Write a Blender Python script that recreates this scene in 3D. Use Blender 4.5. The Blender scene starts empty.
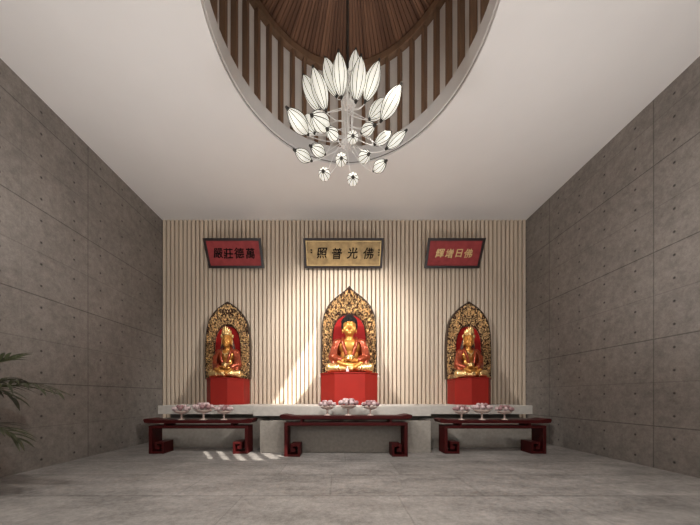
import bpy, bmesh, math, random
from mathutils import Vector, Matrix, noise
from mathutils.geometry import delaunay_2d_cdt

random.seed(7)
S = bpy.context.scene
C = S.collection
PI = math.pi
U = 0.03            # metres per unit (one unit = one photo pixel at the slatted wall)
D = 290.0           # distance camera - slatted wall, in units
H = 42.3            # eye height, in units
XL, XR, ZC = -177.2, 187.3, 219.3
VX, VY = 339.2, 396.7


def V(x, y, z):
    return Vector((x * U, y * U, z * U))


# ------------------------------------------------------------------ materials
def mat(name, col, rough=0.6, metal=0.0, var=0.0, scale=8.0, bump=0.0, emit=None, coat=0.0, spec=0.5, detail=4.0, stretch=None, sheen=0.0):
    m = bpy.data.materials.new(name)
    m.use_nodes = True
    nt = m.node_tree
    b = nt.nodes['Principled BSDF']
    b.inputs['Base Color'].default_value = (*col, 1)
    b.inputs['Roughness'].default_value = rough
    b.inputs['Metallic'].default_value = metal
    b.inputs['Coat Weight'].default_value = coat
    b.inputs['Specular IOR Level'].default_value = spec
    if emit:
        b.inputs['Emission Color'].default_value = (*emit[0], 1)
        b.inputs['Emission Strength'].default_value = emit[1]
    if var or bump:
        tc = nt.nodes.new('ShaderNodeTexCoord')
        mp = nt.nodes.new('ShaderNodeMapping')
        if stretch:
            mp.inputs['Scale'].default_value = stretch
        nt.links.new(tc.outputs['Object'], mp.inputs['Vector'])
        n = nt.nodes.new('ShaderNodeTexNoise')
        n.inputs['Scale'].default_value = scale
        n.inputs['Detail'].default_value = detail
        nt.links.new(mp.outputs['Vector'], n.inputs['Vector'])
        if var:
            r = nt.nodes.new('ShaderNodeMapRange')
            r.inputs['From Min'].default_value = 0.25
            r.inputs['From Max'].default_value = 0.75
            r.inputs['To Min'].default_value = 1 - var
            r.inputs['To Max'].default_value = 1 + var
            nt.links.new(n.outputs['Fac'], r.inputs['Value'])
            mx = nt.nodes.new('ShaderNodeMix')
            mx.data_type = 'RGBA'
            mx.blend_type = 'MULTIPLY'
            mx.inputs['Factor'].default_value = 1
            mx.inputs[6].default_value = (*col, 1)
            nt.links.new(r.outputs['Result'], mx.inputs[7])
            nt.links.new(mx.outputs[2], b.inputs['Base Color'])
        if bump:
            bp = nt.nodes.new('ShaderNodeBump')
            bp.inputs['Strength'].default_value = bump
            bp.inputs['Distance'].default_value = 0.01
            nt.links.new(n.outputs['Fac'], bp.inputs['Height'])
            nt.links.new(bp.outputs['Normal'], b.inputs['Normal'])
    return m


def math_node(nt, op, a, b=None, c=None):
    n = nt.nodes.new('ShaderNodeMath')
    n.operation = op
    for i, v in enumerate((a, b, c)):
        if v is None:
            continue
        if isinstance(v, (int, float)):
            n.inputs[i].default_value = v
        else:
            nt.links.new(v, n.inputs[i])
    return n.outputs[0]


def concrete_wall(name, col, z_major, y_joint):
    """fair-faced concrete: panel joints and tie holes laid out in world units"""
    m = bpy.data.materials.new(name)
    m.use_nodes = True
    nt = m.node_tree
    b = nt.nodes['Principled BSDF']
    g = nt.nodes.new('ShaderNodeNewGeometry')
    sp = nt.nodes.new('ShaderNodeSeparateXYZ')
    nt.links.new(g.outputs['Position'], sp.inputs[0])
    M = lambda op, a, b_=None, c_=None: math_node(nt, op, a, b_, c_)
    y = M('DIVIDE', sp.outputs['Y'], U)
    z = M('DIVIDE', sp.outputs['Z'], U)
    zo = M('SUBTRACT', z, z_major)
    yo = M('SUBTRACT', y, y_joint)

    def dist(v, period):            # distance to the next line of a row of lines
        f = M('FLOORED_MODULO', M('ADD', v, period / 2), period)
        return M('ABSOLUTE', M('SUBTRACT', f, period / 2))

    def line(d, w, strength):
        r = nt.nodes.new('ShaderNodeMapRange')
        r.inputs['From Min'].default_value = w * 0.4
        r.inputs['From Max'].default_value = w
        r.inputs['To Min'].default_value = strength
        r.inputs['To Max'].default_value = 0
        nt.links.new(d, r.inputs['Value'])
        return r.outputs[0]
    HP, VP = 21.4, 12.9
    major = line(dist(zo, 51.6), 0.42, 0.55)
    minor = line(dist(zo, 25.8), 0.35, 0.25)
    vert = line(dist(yo, HP * 4), 0.42, 0.45)
    vmin = line(dist(yo, HP * 2), 0.35, 0.10)
    hy = dist(M('ADD', yo, HP / 2), HP)
    hz = dist(M('ADD', zo, VP / 2), VP)
    hd = M('SQRT', M('ADD', M('MULTIPLY', hy, hy), M('MULTIPLY', hz, hz)))
    hole = line(hd, 0.95, 0.8)
    lines = M('MAXIMUM', M('MAXIMUM', major, minor), M('MAXIMUM', vert, vmin))
    marks = M('MAXIMUM', lines, hole)
    tc = nt.nodes.new('ShaderNodeTexCoord')

    def nz(scale, detail, rough=0.6):
        n = nt.nodes.new('ShaderNodeTexNoise')
        n.inputs['Scale'].default_value = scale
        n.inputs['Detail'].default_value = detail
        n.inputs['Roughness'].default_value = rough
        nt.links.new(tc.outputs['Object'], n.inputs['Vector'])
        return n.outputs['Fac']
    mott = M('ADD', M('MULTIPLY', nz(1.1, 5, 0.6), 0.22), M('MULTIPLY', nz(7, 9, 0.9), 0.78))
    f = M('MULTIPLY', M('ADD', M('MULTIPLY', M('SUBTRACT', mott, 0.5), 2.8), 1.0), M('SUBTRACT', 1.0, marks))
    mx = nt.nodes.new('ShaderNodeMix')
    mx.data_type = 'RGBA'
    mx.blend_type = 'MULTIPLY'
    mx.inputs['Factor'].default_value = 1
    mx.inputs[6].default_value = (*col, 1)
    nt.links.new(f, mx.inputs[7])
    nt.links.new(mx.outputs[2], b.inputs['Base Color'])
    b.inputs['Roughness'].default_value = 0.75
    bp = nt.nodes.new('ShaderNodeBump')
    bp.inputs['Strength'].default_value = 0.35
    bp.inputs['Distance'].default_value = 0.02
    nt.links.new(M('SUBTRACT', M('MULTIPLY', mott, 0.5), marks), bp.inputs['Height'])
    nt.links.new(bp.outputs['Normal'], b.inputs['Normal'])
    return m


def floor_mat():
    m = bpy.data.materials.new('floor_stone')
    m.use_nodes = True
    nt = m.node_tree
    b = nt.nodes['Principled BSDF']
    g = nt.nodes.new('ShaderNodeNewGeometry')
    sp = nt.nodes.new('ShaderNodeSeparateXYZ')
    nt.links.new(g.outputs['Position'], sp.inputs[0])
    M = lambda op, a, b_=None, c_=None: math_node(nt, op, a, b_, c_)
    x = M('DIVIDE', sp.outputs['X'], U)
    y = M('SUBTRACT', M('DIVIDE', sp.outputs['Y'], U), 156.6)
    T = 33.0

    def dist(v, period):
        f = M('FLOORED_MODULO', M('ADD', v, period / 2), period)
        return M('ABSOLUTE', M('SUBTRACT', f, period / 2))

    def line(d, w, strength):
        r = nt.nodes.new('ShaderNodeMapRange')
        r.inputs['From Min'].default_value = w * 0.3
        r.inputs['From Max'].default_value = w
        r.inputs['To Min'].default_value = strength
        r.inputs['To Max'].default_value = 0
        nt.links.new(d, r.inputs['Value'])
        return r.outputs[0]
    row = M('FLOOR', M('DIVIDE', y, T))
    xs = M('ADD', x, M('MULTIPLY', row, 29.0))
    col_i = M('FLOOR', M('DIVIDE', M('ADD', xs, T), T * 2))
    joint = M('MAXIMUM', line(dist(y, T), 0.9, 0.26), line(dist(M('ADD', xs, T), T * 2), 0.5, 0.2))
    wn = nt.nodes.new('ShaderNodeTexWhiteNoise')
    wn.noise_dimensions = '2D'
    cv = nt.nodes.new('ShaderNodeCombineXYZ')
    nt.links.new(row, cv.inputs[0])
    nt.links.new(col_i, cv.inputs[1])
    nt.links.new(cv.outputs[0], wn.inputs['Vector'])
    tc = nt.nodes.new('ShaderNodeTexCoord')

    def nz(scale, detail, rough=0.6, st=None):
        n = nt.nodes.new('ShaderNodeTexNoise')
        n.inputs['Scale'].default_value = scale
        n.inputs['Detail'].default_value = detail
        n.inputs['Roughness'].default_value = rough
        if st:
            mp = nt.nodes.new('ShaderNodeMapping')
            mp.inputs['Scale'].default_value = st
            mp.inputs['Rotation'].default_value = (0, 0, 0.5)
            nt.links.new(tc.outputs['Object'], mp.inputs['Vector'])
            nt.links.new(mp.outputs['Vector'], n.inputs['Vector'])
        else:
            nt.links.new(tc.outputs['Object'], n.inputs['Vector'])
        return n.outputs['Fac']
    fine = nz(11, 8, 0.9)
    mott = M('ADD', M('MULTIPLY', nz(1.0, 6, 0.65, (1, 2.2, 1)), 0.4), M('MULTIPLY', fine, 0.6))
    f = M('ADD', 1.0, M('MULTIPLY', M('SUBTRACT', mott, 0.5), 4.4))
    f = M('MULTIPLY', f, M('ADD', 0.90, M('MULTIPLY', wn.outputs['Value'], 0.2)))
    f = M('MULTIPLY', f, M('SUBTRACT', 1.0, joint))
    mx = nt.nodes.new('ShaderNodeMix')
    mx.data_type = 'RGBA'
    mx.blend_type = 'MULTIPLY'
    mx.inputs['Factor'].default_value = 1
    mx.inputs[6].default_value = (0.226, 0.212, 0.202, 1)
    nt.links.new(f, mx.inputs[7])
    nt.links.new(mx.outputs[2], b.inputs['Base Color'])
    b.inputs['Roughness'].default_value = 0.5
    b.inputs['Specular IOR Level'].default_value = 0.4
    bp = nt.nodes.new('ShaderNodeBump')
    bp.inputs['Strength'].default_value = 0.6
    bp.inputs['Distance'].default_value = 0.015
    nt.links.new(M('SUBTRACT', mott, joint), bp.inputs['Height'])
    nt.links.new(bp.outputs['Normal'], b.inputs['Normal'])
    return m


def plank_ceiling_mat(cx, cy, n):
    m = bpy.data.materials.new('plank_wood')
    m.use_nodes = True
    nt = m.node_tree
    b = nt.nodes['Principled BSDF']
    g = nt.nodes.new('ShaderNodeNewGeometry')
    sp = nt.nodes.new('ShaderNodeSeparateXYZ')
    nt.links.new(g.outputs['Position'], sp.inputs[0])
    M = lambda op, a, b_=None, c_=None: math_node(nt, op, a, b_, c_)
    a = M('ARCTAN2', M('SUBTRACT', sp.outputs['Y'], cy), M('SUBTRACT', sp.outputs['X'], cx))
    k = M('FLOOR', M('ADD', M('DIVIDE', a, 2 * PI / n), 0.5))
    wn = nt.nodes.new('ShaderNodeTexWhiteNoise')
    wn.noise_dimensions = '1D'
    nt.links.new(k, wn.inputs['W'])
    r = nt.nodes.new('ShaderNodeValToRGB')
    r.color_ramp.elements[0].color = (0.105, 0.047, 0.026, 1)
    r.color_ramp.elements[1].color = (0.25, 0.125, 0.072, 1)
    nt.links.new(wn.outputs['Value'], r.inputs['Fac'])
    nt.links.new(r.outputs['Color'], b.inputs['Base Color'])
    b.inputs['Roughness'].default_value = 0.55
    return m


M_ceiling = mat('ceiling_plaster', (0.76, 0.74, 0.73), 0.9, var=0.02, scale=1.2)
M_drum = mat('drum_plaster', (0.80, 0.76, 0.72), 0.9, var=0.05, scale=3)
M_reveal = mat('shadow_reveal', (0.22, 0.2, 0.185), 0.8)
M_slat = mat('slat_wood', (0.60, 0.50, 0.395), 0.6, var=0.10, scale=5, stretch=(6, 6, 0.15))
M_back = mat('slat_backing', (0.27, 0.20, 0.145), 0.8)
M_fin = mat('fin_wood', (0.21, 0.122, 0.072), 0.55, var=0.2, scale=4, stretch=(3, 3, 0.3))
M_stone = mat('plinth_stone', (0.31, 0.285, 0.255), 0.7, var=0.14, scale=14, bump=0.2)
M_slab_lit = mat('ledge_stone_lit', (0.50, 0.475, 0.44), 0.7, var=0.1, scale=10, bump=0.15)  # plinth stone made paler; light falling on the slabs is in the colour
M_lacquer = mat('dark_red_lacquer', (0.050, 0.0040, 0.0042), 0.5, var=0.15, scale=5, spec=0.2)
M_red = mat('pedestal_red', (0.25, 0.014, 0.009), 0.55, var=0.08, scale=3, spec=0.2)
M_redpanel = mat('niche_red', (0.26, 0.010, 0.009), 0.6, var=0.15, scale=4, spec=0.12)
M_gilt = mat('gilt_carving', (0.92, 0.68, 0.38), 0.34, 0.5, var=0.6, scale=14)
M_gold = mat('gold_leaf_skin', (0.56, 0.25, 0.055), 0.38, 0.6, var=0.12, scale=12)
M_palegold = mat('pale_gold_leaf', (0.78, 0.53, 0.23), 0.27, 0.8, var=0.15, scale=14)
M_robe = mat('red_gold_robe', (0.26, 0.045, 0.016), 0.36, 0.5, var=0.4, scale=18, bump=0.2)
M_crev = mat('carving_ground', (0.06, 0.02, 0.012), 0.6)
M_hair = mat('black_hair', (0.008, 0.007, 0.007), 0.7, spec=0.15)
M_rim = mat('dark_rim_wood', (0.045, 0.026, 0.014), 0.5)
M_frame = mat('plaque_frame', (0.017, 0.009, 0.008), 0.4)
M_plred = mat('plaque_red', (0.31, 0.048, 0.05), 0.6, var=0.2, scale=6, spec=0.2)
M_plgold = mat('plaque_gold', (0.33, 0.22, 0.095), 0.5, 0.2, var=0.45, scale=5, detail=6)
M_ink = mat('ink_black', (0.006, 0.005, 0.005), 0.8, spec=0.1)
M_gildtext = mat('gilt_writing', (0.75, 0.55, 0.26), 0.4, 0.4)
M_cream = mat('cream_ceramic', (0.72, 0.58, 0.52), 0.35)
M_fruit = mat('pink_fruit', (0.34, 0.19, 0.20), 0.45, var=0.3, scale=20)
M_fruit2 = mat('pale_pink_fruit', (0.60, 0.46, 0.47), 0.4, var=0.2, scale=20)
M_vase = mat('pink_vase', (0.8, 0.55, 0.56), 0.3)
M_shade = mat('lit_shade', (0.86, 0.86, 0.80), 0.55, emit=((1.0, 0.97, 0.86), 0.38))
M_rib = mat('black_wire', (0.02, 0.016, 0.012), 0.5)
M_wire = mat('silver_wire', (0.88, 0.87, 0.86), 0.4, 0.1)
M_leaf = mat('palm_leaf', (0.033, 0.036, 0.015), 0.5, var=0.4, scale=6)
M_stem = mat('palm_stem', (0.10, 0.10, 0.035), 0.6)
M_pot = mat('clay_pot', (0.22, 0.2, 0.18), 0.6, var=0.1, scale=8)
M_soil = mat('potting_soil', (0.04, 0.028, 0.02), 0.9, bump=0.6, scale=40)
M_floor = floor_mat()


# ------------------------------------------------------------------ mesh helpers
def obj(name, bm, m, parent=None, smooth=False, loc=None):
    me = bpy.data.meshes.new(name)
    bmesh.ops.recalc_face_normals(bm, faces=bm.faces)
    bm.to_mesh(me)
    bm.free()
    for x in (m if isinstance(m, (list, tuple)) else [m]):
        me.materials.append(x)
    if smooth:
        for p in me.polygons:
            p.use_smooth = True
    o = bpy.data.objects.new(name, me)
    C.objects.link(o)
    if parent is not None:
        o.parent = parent
    if loc is not None:
        o.location = loc
    return o


def thing(name, label, cat, loc=(0, 0, 0), group=None, rotz=0):
    o = bpy.data.objects.new(name, None)
    C.objects.link(o)
    o.empty_display_size = 0.1
    o.location = loc
    o.rotation_euler = (0, 0, rotz)
    return tag(o, label, cat, group)


def tag(o, label, cat, group=None):
    o['label'] = label
    o['category'] = cat
    if group:
        o['group'] = group
    return o


def struct(name, bm, m, smooth=False):
    o = obj(name, bm, m, None, smooth)
    o['kind'] = 'structure'
    return o


def box(bm, x0, x1, y0, y1, z0, z1, u=U):
    vs = [bm.verts.new((x * u, y * u, z * u)) for z in (z0, z1) for y in (y0, y1) for x in (x0, x1)]
    for f in ((0, 1, 3, 2), (4, 6, 7, 5), (0, 4, 5, 1), (2, 3, 7, 6), (0, 2, 6, 4), (1, 5, 7, 3)):
        bm.faces.new([vs[i] for i in f])
    return vs


def bevel(bm, w, seg=2):
    bmesh.ops.remove_doubles(bm, verts=bm.verts, dist=1e-6)
    bmesh.ops.bevel(bm, geom=list(bm.edges), offset=w, segments=seg, profile=0.5, affect='EDGES', clamp_overlap=True)


def prism(bm, pts, axis, a0, a1, u=U):
    """polygon pts (2-D) extruded along axis 'x','y' or 'z' from a0 to a1"""
    def P(p, a):
        if axis == 'y':
            return (p[0] * u, a * u, p[1] * u)
        if axis == 'x':
            return (a * u, p[0] * u, p[1] * u)
        return (p[0] * u, p[1] * u, a * u)
    A = [bm.verts.new(P(p, a0)) for p in pts]
    B = [bm.verts.new(P(p, a1)) for p in pts]
    n = len(pts)
    bm.faces.new(A)
    bm.faces.new(B)
    for i in range(n):
        bm.faces.new((A[i], A[(i + 1) % n], B[(i + 1) % n], B[i]))


def lathe(bm, prof, seg=24, c=(0, 0, 0)):
    rings = []
    for r, z in prof:
        if r < 1e-6:
            rings.append([bm.verts.new((c[0], c[1], c[2] + z))])
        else:
            rings.append([bm.verts.new((c[0] + r * math.cos(2 * PI * k / seg), c[1] + r * math.sin(2 * PI * k / seg), c[2] + z)) for k in range(seg)])
    for a, b in zip(rings, rings[1:]):
        for k in range(seg):
            q = (k + 1) % seg
            if len(a) == 1 and len(b) == 1:
                continue
            if len(a) == 1:
                bm.faces.new((a[0], b[k], b[q]))
            elif len(b) == 1:
                bm.faces.new((a[k], b[0], a[q]))
            else:
                bm.faces.new((a[k], b[k], b[q], a[q]))
    for r in (rings[0], rings[-1]):
        if len(r) > 1:
            bm.faces.new(r)


def tube(bm, pts, r, seg=6):
    """round tube through points; r a number or one per point"""
    n = len(pts)
    rs = r if isinstance(r, (list, tuple)) else [r] * n
    pts = [Vector(p) for p in pts]
    t0 = (pts[1] - pts[0]).normalized()
    up = Vector((0, 0, 1)) if abs(t0.z) < 0.9 else Vector((1, 0, 0))
    side = t0.cross(up).normalized()
    rings = []
    for i, p in enumerate(pts):
        t = (pts[min(i + 1, n - 1)] - pts[max(i - 1, 0)]).normalized()
        side = (side - t * side.dot(t)).normalized()
        b = t.cross(side)
        rings.append([bm.verts.new(p + (side * math.cos(2 * PI * k / seg) + b * math.sin(2 * PI * k / seg)) * rs[i]) for k in range(seg)])
    for A, B in zip(rings, rings[1:]):
        for k in range(seg):
            q = (k + 1) % seg
            bm.faces.new((A[k], A[q], B[q], B[k]))
    bm.faces.new(rings[0][::-1])
    bm.faces.new(rings[-1])


def ball(bm, c, r, su=16, sv=10, rot=None):
    """ellipsoid; r a number or (rx,ry,rz)"""
    r = Vector(r) if isinstance(r, (list, tuple)) else Vector((r, r, r))
    mtx = Matrix.Translation(Vector(c)) @ (rot.to_4x4() if rot else Matrix.Identity(4)) @ Matrix.Diagonal((r.x, r.y, r.z, 1))
    bmesh.ops.create_uvsphere(bm, u_segments=su, v_segments=sv, radius=1, matrix=mtx)


def capsule(bm, a, b, ra, rb, seg=12):
    a, b = Vector(a), Vector(b)
    tube(bm, [a, b], [ra, rb], seg)
    ball(bm, a, ra, seg, 8)
    ball(bm, b, rb, seg, 8)


def remeshed(name, bm, m, parent, voxel, smooth_it=3, loc=None, zmin=0.001):
    """the union of overlapping volumes as one continuous smooth skin"""
    me = bpy.data.meshes.new(name)
    bmesh.ops.recalc_face_normals(bm, faces=bm.faces)
    bm.to_mesh(me)
    bm.free()
    t = bpy.data.objects.new(name, me)
    C.objects.link(t)
    md = t.modifiers.new('r', 'REMESH')
    md.mode = 'VOXEL'
    md.voxel_size = voxel
    if smooth_it:
        sm = t.modifiers.new('s', 'SMOOTH')
        sm.factor = 0.5
        sm.iterations = smooth_it
    dg = bpy.context.evaluated_depsgraph_get()
    ev = bpy.data.meshes.new_from_object(t.evaluated_get(dg))
    bpy.data.objects.remove(t)
    bpy.data.meshes.remove(me)
    ev.name = name
    for v in ev.vertices:                  # sit flat on what carries it
        v.co.z = max(v.co.z, zmin)
    ev.materials.clear()
    ev.materials.append(m)
    for p in ev.polygons:
        p.use_smooth = True
        p.material_index = 0
    o = bpy.data.objects.new(name, ev)
    C.objects.link(o)
    if parent is not None:
        o.parent = parent
    if loc is not None:
        o.location = loc
    return o


def copy_tree(o, parent=None):
    c = o.copy()
    C.objects.link(c)
    if parent is not None:
        c.parent = parent
    for ch in list(o.children):
        copy_tree(ch, c)
    return c


# ------------------------------------------------------------------ camera
cam = bpy.data.cameras.new('camera')
cam.sensor_width = 36
cam.sensor_fit = 'HORIZONTAL'
cam.lens = 36 * D / 700
cam.shift_x = (350 - VX) / 700
cam.shift_y = (VY - 262.5) / 700
cam.clip_start = 0.05
co = bpy.data.objects.new('camera', cam)
co.location = (0, 0, H * U)
co.rotation_euler = (PI / 2, 0, 0)
C.objects.link(co)
S.camera = co

# ------------------------------------------------------------------ room shell
YF = -70.0                       # front wall, behind the camera
bm = bmesh.new(); box(bm, XL - 8, XR + 8, YF - 6, 300, -6, 0)
struct('floor', bm, M_floor)
bm = bmesh.new(); box(bm, -1100, 1100, YF - 1300, YF - 6.05, -7, -0.3)
struct('floor_bounce', bm, mat('bounce_ground', (0.62, 0.58, 0.53), 0.8, var=0.08, scale=2))  # unseen pale ground added to bounce daylight up to the ceiling
MW_L = concrete_wall('concrete_l', (0.222, 0.199, 0.182), 42.3 + 59.4, 204.6)
MW_R = concrete_wall('concrete_r', (0.222, 0.199, 0.182), 42.3 + 34.2, 172.8)
bm = bmesh.new(); box(bm, XL - 8, XL, YF, 300, 0, ZC)
struct('wall_left', bm, MW_L)
bm = bmesh.new(); box(bm, XR, XR + 8, YF, 300, 0, ZC)
struct('wall_right', bm, MW_R)
# back wall: a fluted timber screen on a dark backing, one continuous profile
bm = bmesh.new()
PITCH, FACE, DEEP = (XR - XL) / 87.0, 0.69, 1.6
prof = []
for k in range(87):
    x = XL + k * PITCH
    g = PITCH * (1 - FACE) / 2
    prof += [(x, D + DEEP, 1), (x + g, D + DEEP, 0), (x + g, D + 0.25, 0), (x + g + 0.25, D, 0), (x + PITCH - g - 0.25, D, 0), (x + PITCH - g, D + 0.25, 0), (x + PITCH - g, D + DEEP, 1)]
prof.append((XR, D + DEEP, 1))
lo = [bm.verts.new((x * U, y * U, 0)) for x, y, _ in prof]
hi = [bm.verts.new((x * U, y * U, ZC * U)) for x, y, _ in prof]
for i in range(len(prof) - 1):
    f = bm.faces.new((lo[i], lo[i + 1], hi[i + 1], hi[i]))
    f.material_index = 1 if (prof[i][1] == D + DEEP and prof[i + 1][1] == D + DEEP) else 0
b0 = [bm.verts.new((XL * U, 300 * U, z * U)) for z in (0, ZC)]
b1 = [bm.verts.new((XR * U, 300 * U, z * U)) for z in (0, ZC)]
bm.faces.new((b0[0], b1[0], b1[1], b0[1])).material_index = 1
struct('wall_back', bm, [M_slat, M_back])

# front wall behind the camera with one wide glazed opening under an added sun-blocking roof
OX0, OX1, OZ1 = XL + 12, XR - 12, 196.0
bm = bmesh.new()
box(bm, XL, OX0, YF - 6, YF, 0, ZC)
struct('wall_front', bm, M_ceiling)
bm = bmesh.new(); box(bm, OX1, XR, YF - 6, YF, 0, ZC)
struct('wall_front_east', bm, M_ceiling)
bm = bmesh.new(); box(bm, OX0, OX1, YF - 6, YF, OZ1, ZC)
struct('wall_front_head', bm, M_ceiling)
OZ0 = 80.0  # unseen sill put in to keep low light off the plinth
bm = bmesh.new(); box(bm, OX0, OX1, YF - 6, YF, 0, OZ0)
struct('wall_front_sill', bm, M_ceiling)
bm = bmesh.new(); box(bm, XL - 8, XR + 8, YF - 170, YF - 6, ZC - 6, ZC + 2)  # unseen overhang added to keep direct sun off the floor
struct('ceiling_sun_block', bm, M_ceiling)

# ceiling: one slab with the round shaft opening and, above the viewer, unseen slots added to cast the floor's sun stripes
CX, CY, RA, RB = 5.0, 143.0, 67.9, 78.5
NE = 96
SUN = Vector((-0.53, 0.85, -0.94))


def ell(k, n=NE, da=0.0, off=0.0):
    a = 2 * PI * k / n + da
    return (CX + (RA + off) * math.cos(a), CY + (RB + off) * math.sin(a))


slots = []
for (px0, px1, y0, y1, w) in ((203, 209, 451.3, 459.5, 3.0), (216.5, 224, 451.3, 460.5, 4.2), (230, 239.5, 451.3, 461, 5.2), (245.5, 255, 452.5, 460.5, 6.0), (261, 271, 453, 459.5, 7.0), (275, 281, 455, 457.5, 6.0)):
    ra, rb = H / (y0 - VY), H / (y1 - VY)
    tt = ZC / 0.94
    A = ((px0 - VX) * ra + 0.53 * tt, ra * D - 0.85 * tt)
    B = ((px1 - VX) * rb + 0.53 * tt, rb * D - 0.85 * tt)
    slots.append([(A[0], A[1]), (B[0], B[1]), (B[0] + w, B[1]), (A[0] + w, A[1])])
pts = [(XL - 8, YF - 6), (XR + 8, YF - 6), (XR + 8, 300), (XL - 8, 300)]
loops = [[0, 1, 2, 3]]
holes = [[ell(k) for k in range(NE)]] + slots
for h in holes:
    loops.append(list(range(len(pts), len(pts) + len(h))))
    pts += h
edges = [(l[i], l[(i + 1) % len(l)]) for l in loops for i in range(len(l))]
vs, es, fs, *_ = delaunay_2d_cdt([Vector(p) for p in pts], edges, [], 0, 1e-4)


def in_slot(p, q):
    s = [(q[(i + 1) % 4][0] - q[i][0]) * (p[1] - q[i][1]) - (q[(i + 1) % 4][1] - q[i][1]) * (p[0] - q[i][0]) for i in range(4)]
    return all(v > 0 for v in s) or all(v < 0 for v in s)


bm = bmesh.new()
bv = [bm.verts.new((v.x * U, v.y * U, ZC * U)) for v in vs]
for f in fs:
    c = sum((vs[i] for i in f), Vector((0, 0))) / len(f)
    if ((c.x - CX) / RA) ** 2 + ((c.y - CY) / RB) ** 2 < 0.9985:
        continue
    if any(in_slot(c, q) for q in slots):
        continue
    bm.faces.new([bv[i] for i in f])
r = bmesh.ops.extrude_face_region(bm, geom=list(bm.faces))
for g in r['geom']:
    if isinstance(g, bmesh.types.BMVert):
        g.co.z += 0.04
struct('ceiling', bm, M_ceiling)

# shaft: plaster lip, shadow line, light backing wall, round planked lid
Z_LIP, Z_TOP = ZC + 13.0, ZC + 78.0


def ring(bm, o0, o1, z0, z1, keep=lambda k: True, n=NE):
    for k in range(n):
        if not keep(k):
            continue
        q = k + 1
        P = [(*ell(k, n, 0, o), z) for o in (o0, o1) for z in (z0, z1)]
        Q = [(*ell(q, n, 0, o), z) for o in (o0, o1) for z in (z0, z1)]
        a = [bm.verts.new(V(*p)) for p in P]
        b = [bm.verts.new(V(*p)) for p in Q]
        for i, j in ((0, 1), (1, 3), (3, 2), (2, 0)):
            bm.faces.new((a[i], a[j], b[j], b[i]))
    bmesh.ops.remove_doubles(bm, verts=bm.verts, dist=1e-5)


bm = bmesh.new(); ring(bm, -0.7, 8, ZC + 2.4, Z_LIP)
struct('trim_1', bm, M_ceiling)
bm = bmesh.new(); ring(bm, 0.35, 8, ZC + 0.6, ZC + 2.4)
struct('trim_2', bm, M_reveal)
bm = bmesh.new()
# the backing wall, with an unseen added opening, its sloping head shaped for the sun patch
for k in range(NE):
    a = math.degrees(2 * PI * (k + 0.5) / NE)
    a = a - 360 if a > 180 else a
    z0 = Z_LIP
    if -70 < a < -5:
        z0 = max(Z_LIP, ZC + (CX + (RA + 4) * math.cos(math.radians(a)) - 36.0) / 0.564)
    P = [(*ell(k, NE, 0, o), z) for o in (3.7, 6) for z in (z0, Z_TOP + 14)]
    Q = [(*ell(k + 1, NE, 0, o), z) for o in (3.7, 6) for z in (z0, Z_TOP + 14)]
    A = [bm.verts.new(V(*p)) for p in P]
    B = [bm.verts.new(V(*p)) for p in Q]
    for i, j in ((0, 1), (1, 3), (3, 2), (2, 0)):
        bm.faces.new((A[i], A[j], B[j], B[i]))
    bm.faces.new(A[:2] + A[3:1:-1])
    bm.faces.new(B[:2] + B[3:1:-1])
struct('wall_shaft', bm, M_drum)
NPL = 150
bm = bmesh.new()
apex = V(CX, CY, Z_TOP + 9)
ringv = []
for k in range(NPL):
    for t, dz in ((-0.5, 1.0), (-0.42, 0.0), (0.42, 0.0), (0.5, 1.0)):
        a = 2 * PI * (k + t) / NPL
        e = V(CX + (RA + 6.5) * math.cos(a), CY + (RB + 6.5) * math.sin(a), Z_TOP + 0.5 + dz)
        i_ = apex.lerp(e, 0.02); i_.z += dz * U * 0.3
        ringv.append((bm.verts.new(i_), bm.verts.new(e)))
for i in range(len(ringv)):
    a, b = ringv[i], ringv[(i + 1) % len(ringv)]
    bm.faces.new((a[0], a[1], b[1], b[0]))
bm.faces.new([p[0] for p in ringv])
rt = bm.verts.new(V(CX, CY, Z_TOP + 16))
for i in range(len(ringv)):
    bm.faces.new((ringv[i][1], ringv[(i + 1) % len(ringv)][1], rt))
bmesh.ops.remove_doubles(bm, verts=bm.verts, dist=1e-5)
struct('ceiling_shaft', bm, plank_ceiling_mat(CX * U, CY * U, NPL))

# timber fins round the shaft
fr = thing('timber_louvre', 'brown timber ring of upright fins lining the round skylight shaft', 'louvre', V(CX, CY, Z_LIP))
NF = 48
for k in range(NF):
    a = 2 * PI * (k + 0.5) / NF
    ad = math.degrees(a); ad = ad - 360 if ad > 180 else ad
    if -72 < ad < -4:
        continue
    bm = bmesh.new()
    vs_ = box(bm, -0.1, 3.5, -1.2, 1.2, 0.02, Z_TOP - Z_LIP - 5.2)
    bevel(bm, 0.004, 1)
    o = obj('fin', bm, M_fin, fr)
    o.location = Vector((RA * math.cos(a) * U, RB * math.sin(a) * U, 0))
    o.rotation_euler = (0, 0, math.atan2(math.sin(a) / RB, math.cos(a) / RA))
bm = bmesh.new(); ring(bm, -0.6, 3.5, Z_TOP - 5.2, Z_TOP - 0.2)
for v in bm.verts:
    v.co -= V(CX, CY, Z_LIP)
obj('top_rail', bm, M_fin, fr)

# ------------------------------------------------------------------ stone plinth
pl = thing('stone_plinth', 'long grey stone plinth carrying the three shrines along the slatted wall', 'plinth', V(5, 250, 0))


def pbox(name, x0, x1, y0, y1, z0, z1, m, parent, org, bev=0.006):
    bm = bmesh.new(); box(bm, x0 - org[0], x1 - org[0], y0 - org[1], y1 - org[1], z0 - org[2], z1 - org[2])
    if bev:
        bevel(bm, bev, 2)
    return obj(name, bm, m, parent)


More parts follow.
